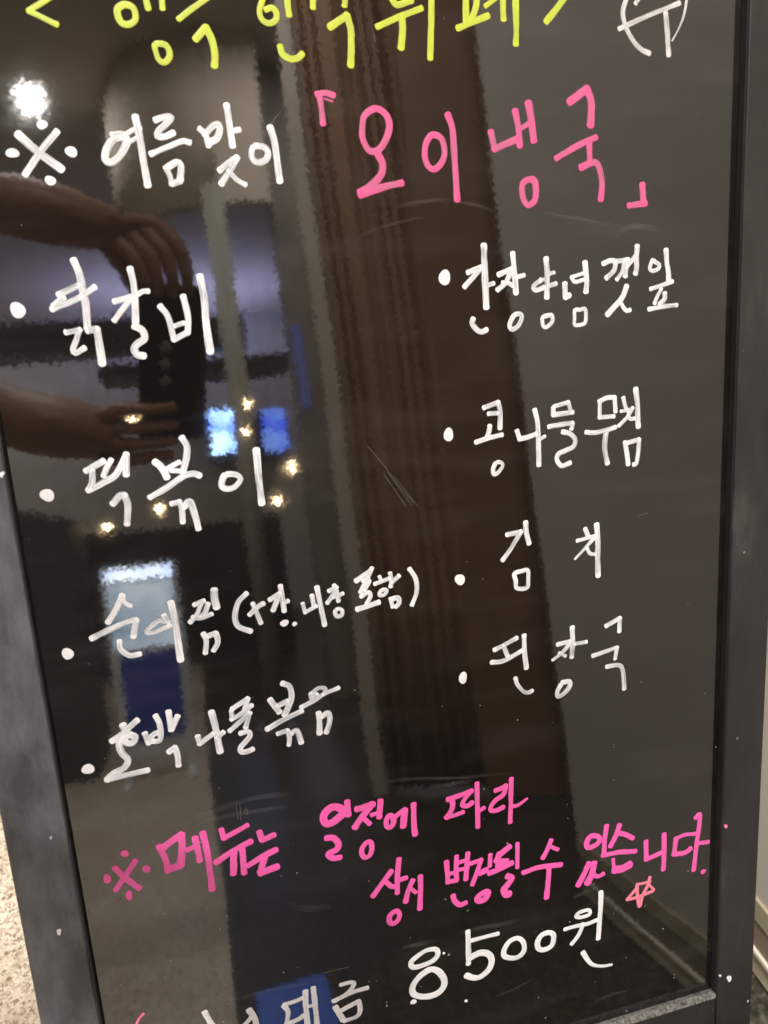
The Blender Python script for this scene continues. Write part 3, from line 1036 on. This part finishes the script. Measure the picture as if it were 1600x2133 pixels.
M_STEEL = plain('brushed_steel', (.50, .48, .44), .32, .1, 30, .5, .7)
downlight(-.32, -2.82, 15, 'round ceiling downlight mirrored as a white glare in the panel')
downlight(-.05, -1.10, 41, 'added unseen round ceiling downlight above the front of the sign')  # added out of view to light the lettering
downlight(-1.15, -1.25, 33, 'added unseen round ceiling downlight above the person taking the picture')  # second unseen lamp added for light on the lettering
downlight(.12, .75, 48, 'added unseen round ceiling downlight behind the leaning sign')  # added behind the sign to brighten side wall and left floor
downlight(1.55, -2.35, 30, 'added unseen round ceiling downlight behind the brown curtain')  # another lamp added out of view for general light
downlight(.66, -1.95, 20, 'added unseen round ceiling downlight between the beige soffit and the curtain')  # added out of view to brighten the soffit
downlight(-1.35, -5.2, 60, 'added unseen round ceiling downlight at the far wall beyond the sloping desk')  # added out of view to light the far wall and floor
downlight(1.6, -4.9, 40, 'added unseen round ceiling downlight at the far wall behind the partition')  # hidden lamp added to light the far wall's other end

# brown curtain, its pale post and the wood panel beside it
SCREEN = Matrix.Translation((.50, -1.44, 0)) @ Matrix.Rotation(math.atan2(.33, .5), 4, 'Z')
ct = empty('brown_curtain', SCREEN); tag(ct, 'brown pleated curtain hanging between pale post and wood panel', 'curtain')
bm = bmesh.new(); cols = []
NX = 150
for i in range(NX + 1):
    u = i / NX; x = .022 + .25 * u
    ph = u * 2 * math.pi * 6 + 1.6 * math.sin(u * 9)
    y = .011 * math.sin(ph) * (.5 + .5 * math.sin(u * 7 + 1) ** 2) + .003 * math.sin(2.3 * ph + 1)
    cols.append([bm.verts.new((x + .004 * math.sin(z * 2 + u * 8), y * (1 + .25 * math.sin(z * 1.7 + u * 5)), z)) for z in (.02, .5, 1.0, 1.5, 2.0, 2.45)])
for a, b in zip(cols, cols[1:]):
    for k in range(5): bm.faces.new((a[k], b[k], b[k + 1], a[k + 1]))
cloth = obj('cloth', bm, plain('brown_curtain_cloth', (.34, .185, .10), .55, .12, 30), ct, True)
sm = cloth.modifiers.new('thick', 'SOLIDIFY'); sm.thickness = .003
obj('curtain_rail', cyl(bmesh.new(), (.02, 0, 2.47), (.27, 0, 2.47), .012), M_STEEL, ct, True)
post = box('door_post', -.027, .017, -.05, .02, 0, 2.6, plain('pale_post_paint', (.60, .52, .43), .6, .08), None, .003)
post.matrix_world = SCREEN
tag(post, 'narrow pale beige post at the edge of the curtain', 'post')
wp = empty('wood_panel', SCREEN); tag(wp, 'dark brown wood partition panel beyond the curtain', 'partition')
MW = plain('dark_brown_wood', (.26, .135, .072), .5, .15, 14)
for k in range(3): box('plank', .276 + k * .19, .464 + k * .19, -.02, .02, 0, 2.6, MW, wp, .002)
tag(box('dark_partition', .58, .86, -2.72, -2.60, 0, 2.6, plain('umber_partition', (.27, .23, .19), .5, .15), None, .004), 'dark umber partition between the grey-green pole and the curtain post', 'partition')
ls = box('light_strip', .585, .625, -2.596, -2.58, 1.18, 1.52, glow('blue_strip', (.30, .36, .90), 1.2), None, .003)
tag(ls, 'dim blue light strip upright on the dark partition', 'light')
# soffit carried by a steel pole
bm = bmesh.new()
fr_ = [(.553, -2.40)] + [(.36 - .40 * math.sin(k * math.pi / 24), -2.95 + .55 * math.cos(k * math.pi / 24)) for k in range(13)]
outl = fr_ + [(x + .03, y - .045) for x, y in fr_[::-1][:-1]] + [(.553, -2.445)]
lo_ = [bm.verts.new((x, y, 1.94)) for x, y in outl]; hi_ = [bm.verts.new((x, y, 2.6)) for x, y in outl]
for k in range(len(outl)):
    k2 = (k + 1) % len(outl); f_ = bm.faces.new((lo_[k], lo_[k2], hi_[k2], hi_[k])); f_.smooth = 0 < k < 13
bm.faces.new(lo_[::-1]); bm.faces.new(hi_)
bmesh.ops.recalc_face_normals(bm, faces=bm.faces[:])
tag(obj('soffit', bm, plain('soffit_plaster', (.72, .62, .50), .7, .05)), 'pale beige curved soffit hanging from the ceiling', 'soffit')
M_POLE = plain('pole_paint', (.40, .38, .31), .6, .08)
pl = empty('support_pole', loc=(.325, -2.30, 0)); tag(pl, 'slim grey-green pole standing under the beige soffit', 'pole')
obj('shaft', cyl(bmesh.new(), (0, 0, .01), (0, 0, 1.95), .038, n=24), M_POLE, pl, True)
obj('base_flange', cyl(bmesh.new(), (0, 0, 0), (0, 0, .012), .075, n=24), M_STEEL, pl)
# beam, cove light added to tint the ceiling, far counter
tag(box('ceiling_beam', -4, .62, -4.9, -4.7, 1.96, 2.16, plain('dark_beam', (.05, .043, .04), .5, .2), None, .004), 'dark horizontal beam across the far end of the room', 'beam')
cv = empty('added_cove_light', loc=(.1, -5.55, 1.93)); tag(cv, 'added bluish cove light tinting the ceiling by the far wall', 'light')
box('added_cove_tray', -.5, .9, -.24, .24, 0, .03, M_DARK, cv)
box('added_cove_tray_lip', -.5, .9, .225, .24, .0305, .09, M_DARK, cv)
box('diffuser', -.48, .88, -.20, .20, .031, .05, glow('added_cove_glow', (.45, .50, 1.0), 42), cv)  # glowing part of the added cove light
tag(box('far_counter', -.52, .62, -4.4, -4.0, 0, .80, M_DARK, None, .006), 'long dark serving counter at the far end', 'counter')
lc = bbox(bmesh.new(), -1.1, -.265, -2.5, -2.1, 0, 1.08, .004)
for v in lc.verts:
    if v.co.z > .6: v.co.z -= max(0, (v.co.x + .62)) * .75
tag(obj('lectern_desk', lc, plain('charcoal_desk', (.075, .072, .07), .6, .15)), 'charcoal desk with a sloping top beside the lit kiosk', 'desk')
# lit signs on the far wall
for nm, lab, x0, x1, z0, z1, mt in (
    ('lit_sign', 'glaring white-blue lit sign on the far wall', .34, .52, 1.35, 1.68, glow('sign_white_blue', (.42, .66, 1.0), 26, (.06, .16, 1.0))),
    ('lit_sign', 'deep blue lit sign on the far wall beside the brighter one', .745, .93, 1.33, 1.65, glow('sign_blue', (.20, .36, 1.0), 8, (.03, .08, .9)))):
    e = empty(nm, loc=((x0 + x1) / 2, -5.6, (z0 + z1) / 2)); tag(e, lab, 'sign', 'lit signs on the far wall')
    hx, hz = (x1 - x0) / 2, (z1 - z0) / 2
    box('case', -hx - .012, hx + .012, -.59, -.005, -hz - .012, hz + .012, M_DARK, e, .003)
    box('face', -hx, hx, -.0045, .01, -hz, hz, mt, e, .002)
# small warm pendants
ML = glow('warm_bulb', (1.0, .70, .36), 120)
for x, y, z, w_ in (
    (-0.207, -5.20, 1.579, 'beside the phone in front of the far wall'),
    (0.333, -2.10, 1.139, 'upper of the two in front of the grey-green pole'),
    (0.314, -2.10, 1.049, 'lower of the two in front of the grey-green pole'),
    (0.880, -5.20, 1.160, 'just under the deep blue lit sign'),
    (0.756, -5.20, 0.927, 'lowest below the deep blue lit sign'),
    (-0.038, -3.60, 0.887, 'over the long dark serving counter'),
    (-0.207, -2.60, 0.794, 'between the sloping desk and the kiosk')):
    e = empty('pendant_lamp', loc=(x, y, z)); tag(e, 'tiny warm pendant bulb hanging ' + w_, 'pendant lamp', 'warm pendant bulbs'); q = -y / 5.2
    bm = bmesh.new(); bmesh.ops.create_uvsphere(bm, u_segments=14, v_segments=10, radius=.024 * q)
    obj('bulb', bm, ML, e, True)
    obj('socket', cyl(bmesh.new(), (0, 0, .028 * q), (0, 0, .065 * q), .014 * q), M_DARK, e)
    obj('cord', cyl(bmesh.new(), (0, 0, .06 * q), (0, 0, 2.6 - z), .002 * q, n=6), M_DARK, e)
# standing kiosk with a lit head and a blue lower panel
kx = empty('kiosk_stand', loc=(-.075, -2.0, 0)); tag(kx, 'small standing kiosk with lit pale screen and dark blue panel', 'kiosk')
box('body', -.105, .115, -.05, 0, .06, .655, plain('kiosk_white', (.78, .82, .84), .4, .08), kx, .004)
box('screen', -.088, .098, .0005, .006, .395, .60, glow('kiosk_screen', (.80, .90, 1.0), 5.5, (.30, .42, .55)), kx, .002)
box('blue_panel', -.080, .088, .0005, .006, .115, .375, plain('kiosk_blue', (.05, .10, .55), .4, .1), kx, .002)
box('lit_header', -.09, .10, .0005, .006, .612, .648, glow('kiosk_header', (.85, .93, 1.0), 16, (.35, .5, .9)), kx, .002)
for x in (-.092, .102):
    box('leg', x - .013, x + .013, -.049, -.001, .012, .0595, M_WHITE, kx, .002)
    box('foot', x - .014, x + .014, -.12, .10, 0, .012, M_WHITE, kx, .003)
tag(box('floor_mat', .105, .215, -.69, -.46, .001, .009, plain('blue_mat_rubber', (.08, .19, .72), .6, .2, 60), None, .003), 'small blue rubber mat on the dark floor before the sign', 'mat')

# ------------------------------------------------------------------ the person taking the picture, and the phone
ph = empty('phone', CAM); tag(ph, 'dark phone held upright in front of the sign', 'phone')
M_PHONE = plain('phone_glass_black', (.012, .012, .014), .25, .2)
box('case', -.028, .048, -.108, .066, .0035, .0115, M_PHONE, ph, .0034, 3)
box('screen', -.0255, .0455, -.1055, .0635, .0116, .0120, glow('phone_screen', (.30, .29, .28), .5), ph)
obj('lens_ring', cyl(bmesh.new(), (0, 0, .0012), (0, 0, .0036), .0065, n=24), M_STEEL, ph, True)
for yy in (-.019, -.038): obj('lens_ring', cyl(bmesh.new(), (0, yy, .002), (0, yy, .0036), .0060, n=24), M_STEEL, ph, True)

SKIN = NT('bare_skin'); SKIN.val('Base Color', (.38, .195, .125, 1)); SKIN.val('Roughness', .5); SKIN.val('Subsurface Weight', .08); SKIN = SKIN.m
def skin(name, nodes, edges, mat, parent, root, sub=2):
    """nodes: key -> (world point, radius); a skin-modifier surface over the edges"""
    keys = list(nodes); ix = {k: i for i, k in enumerate(keys)}
    me = bpy.data.meshes.new(name)
    me.from_pydata([Vector(nodes[k][0]) for k in keys], [(ix[a], ix[b]) for a, b in edges], [])
    o = bpy.data.objects.new(name, me); COL.objects.link(o); me.materials.append(mat); o.parent = parent
    o.modifiers.new('skin', 'SKIN').use_smooth_shade = True
    for k in keys:
        r = nodes[k][1]; s = me.skin_vertices[0].data[ix[k]]
        s.radius = (r, r) if isinstance(r, (int, float)) else r
        s.use_root = k == root
    ss = o.modifiers.new('sub', 'SUBSURF'); ss.levels = sub; ss.render_levels = sub
    return o
pr = empty('person', loc=(0, 0, 0)); tag(pr, 'person in a dark shirt reaching out both bare arms to hold the phone', 'person')
C = lambda x, y, z: CAM @ Vector((x, y, z))
V = Vector
nd = {
 'pelvis': (V((-.66, -.72, .93)), .13), 'waist': (V((-.65, -.71, 1.07)), .115), 'chest': (V((-.62, -.67, 1.24)), .125), 'collar': (V((-.60, -.64, 1.36)), .075),
 'neck': (V((-.585, -.625, 1.43)), .05), 'head': (V((-.565, -.605, 1.53)), .082), 'crown': (V((-.57, -.61, 1.61)), .07),
 'lhip': (V((-.70, -.63, .88)), .088), 'lknee': (V((-.68, -.61, .48)), .058), 'lankle': (V((-.70, -.62, .09)), .038), 'ltoe': (V((-.55, -.55, .04)), .032),
 'rhip': (V((-.60, -.81, .88)), .088), 'rknee': (V((-.57, -.80, .48)), .058), 'rankle': (V((-.59, -.82, .09)), .038), 'rtoe': (V((-.44, -.75, .04)), .032),
 'lsh': (V((-.66, -.50, 1.33)), .056), 'lel': (V((-.44, -.37, 1.16)), .042), 'lfa': (V((-.27, -.335, 1.115)), .041), 'lwr': (C(-.130, .132, .04), .031),
 'rsh': (V((-.50, -.80, 1.32)), .056), 'rel': (V((-.34, -.58, 1.05)), .044), 'rfa': (V((-.24, -.46, .955)), .046), 'rwr': (C(-.135, -.095, .045), .034),
 'lp': (C(-.072, .122, .034), (.038, .022)), 'rp': (C(-.078, -.108, .036), (.037, .020)),
}
ed = [('pelvis','waist'),('waist','chest'),('chest','collar'),('collar','neck'),('neck','head'),('head','crown'),
 ('pelvis','lhip'),('lhip','lknee'),('lknee','lankle'),('lankle','ltoe'),('pelvis','rhip'),('rhip','rknee'),('rknee','rankle'),('rankle','rtoe'),
 ('collar','lsh'),('lsh','lel'),('lel','lfa'),('lfa','lwr'),('lwr','lp'),('collar','rsh'),('rsh','rel'),('rel','rfa'),('rfa','rwr'),('rwr','rp')]
def finger(tag_, palm, pts, r=.0092):
    prev = palm
    for i, q in enumerate(pts):
        k = '%s%d' % (tag_, i); nd[k] = (C(*q), r * (1 - .1 * i)); ed.append((prev, k)); prev = k
# upper hand: palm above the phone, fingers curling down over its top edge, thumb on the screen side
for i, (x, ln) in enumerate(((.022, .9), (.006, 1.0), (-.010, .95), (-.025, .8))):
    finger('lf%d' % i, 'lp', ((x - .022, .122 - .005 * i, .020), (x - .006, .104 - .005 * i, -.003), (x, .078 - .003 * i, -.0085), (x + .001, .052 + (1 - ln) * .03, -.0062)), .0102)
finger('lt', 'lp', ((-.052, .098, .036), (-.034, .074, .028), (-.022, .050, .0225)), .0105)
# lower hand: palm beside the lower left edge, fingers behind the phone, thumb on the screen side
for i, (y, ln) in enumerate(((-.070, .9), (-.090, 1.0), (-.109, .96), (-.126, .8))):
    finger('rf%d' % i, 'rp', ((-.052, y - .004, .016), (-.036, y, -.003), (-.012, y + .003, -.0075), (-.012 + .026 * ln, y + .005, -.006)))
finger('rt', 'rp', ((-.055, -.086, .038), (-.030, -.076, .030), (-.004, -.070, .0225)), .0105)
skin('body', nd, ed, SKIN, pr, 'pelvis')
def sub_nodes(keys, grow): return {k: (nd[k][0], (nd[k][1] if isinstance(nd[k][1], float) else nd[k][1][0]) + grow) for k in keys}
sh = sub_nodes(('pelvis','waist','chest','collar','lsh','rsh'), .022)
sh['ls2'] = (nd['lsh'][0].lerp(nd['lel'][0], .55), .066); sh['rs2'] = (nd['rsh'][0].lerp(nd['rel'][0], .55), .066)
skin('shirt', sh, [('pelvis','waist'),('waist','chest'),('chest','collar'),('collar','lsh'),('lsh','ls2'),('collar','rsh'),('rsh','rs2')], plain('dark_shirt', (.035, .034, .038), .8, .15), pr, 'pelvis')
tr = sub_nodes(('pelvis','lhip','lknee','lankle','rhip','rknee','rankle'), .016)
skin('trousers', tr, [('pelvis','lhip'),('lhip','lknee'),('lknee','lankle'),('pelvis','rhip'),('rhip','rknee'),('rknee','rankle')], plain('dark_trousers', (.03, .032, .045), .85, .15), pr, 'pelvis')
for s in 'lr':
    a, b = nd[s + 'ankle'][0], nd[s + 'toe'][0]
    skin('shoe', {'h': (V((a.x - .03, a.y - .015, .05)), .048), 'm': (a.lerp(b, .6) * 1 + V((0, 0, -.005)), .046), 't': (b + (b - a) * .1 + V((0, 0, .004)), .040)}, [('h','m'),('m','t')], plain('black_shoe', (.02, .02, .02), .5), pr, 'h')
hd = nd['head'][0]; F = V((.90, .42, -.12)).normalized(); Sd = V((-.42, .90, 0)).normalized(); U = F.cross(Sd); U = U if U.z > 0 else -U
def blob(name, c, rx, ry, rz, mat):
    bm = bmesh.new(); bmesh.ops.create_uvsphere(bm, u_segments=20, v_segments=14, radius=1)
    for v in bm.verts: v.co = c + F * v.co.x * rx + Sd * v.co.y * ry + U * v.co.z * rz
    return obj(name, bm, mat, pr, True)
hair = plain('black_hair', (.012, .010, .009), .5, .3, 60)
blob('hair', hd - F * .026 + U * .045, .083, .090, .088, hair)
for s in (-1, 1):
    blob('ear', hd + Sd * .080 * s, .020, .010, .030, SKIN)
    blob('eye', hd + F * .069 + Sd * .031 * s + U * .022, .011, .014, .008, plain('eye_white', (.7, .7, .7), .3))
blob('nose', hd + F * .086 - U * .008, .016, .012, .022, SKIN)
blob('mouth', hd + F * .074 - U * .042, .008, .024, .006, plain('lips', (.35, .12, .10), .5))
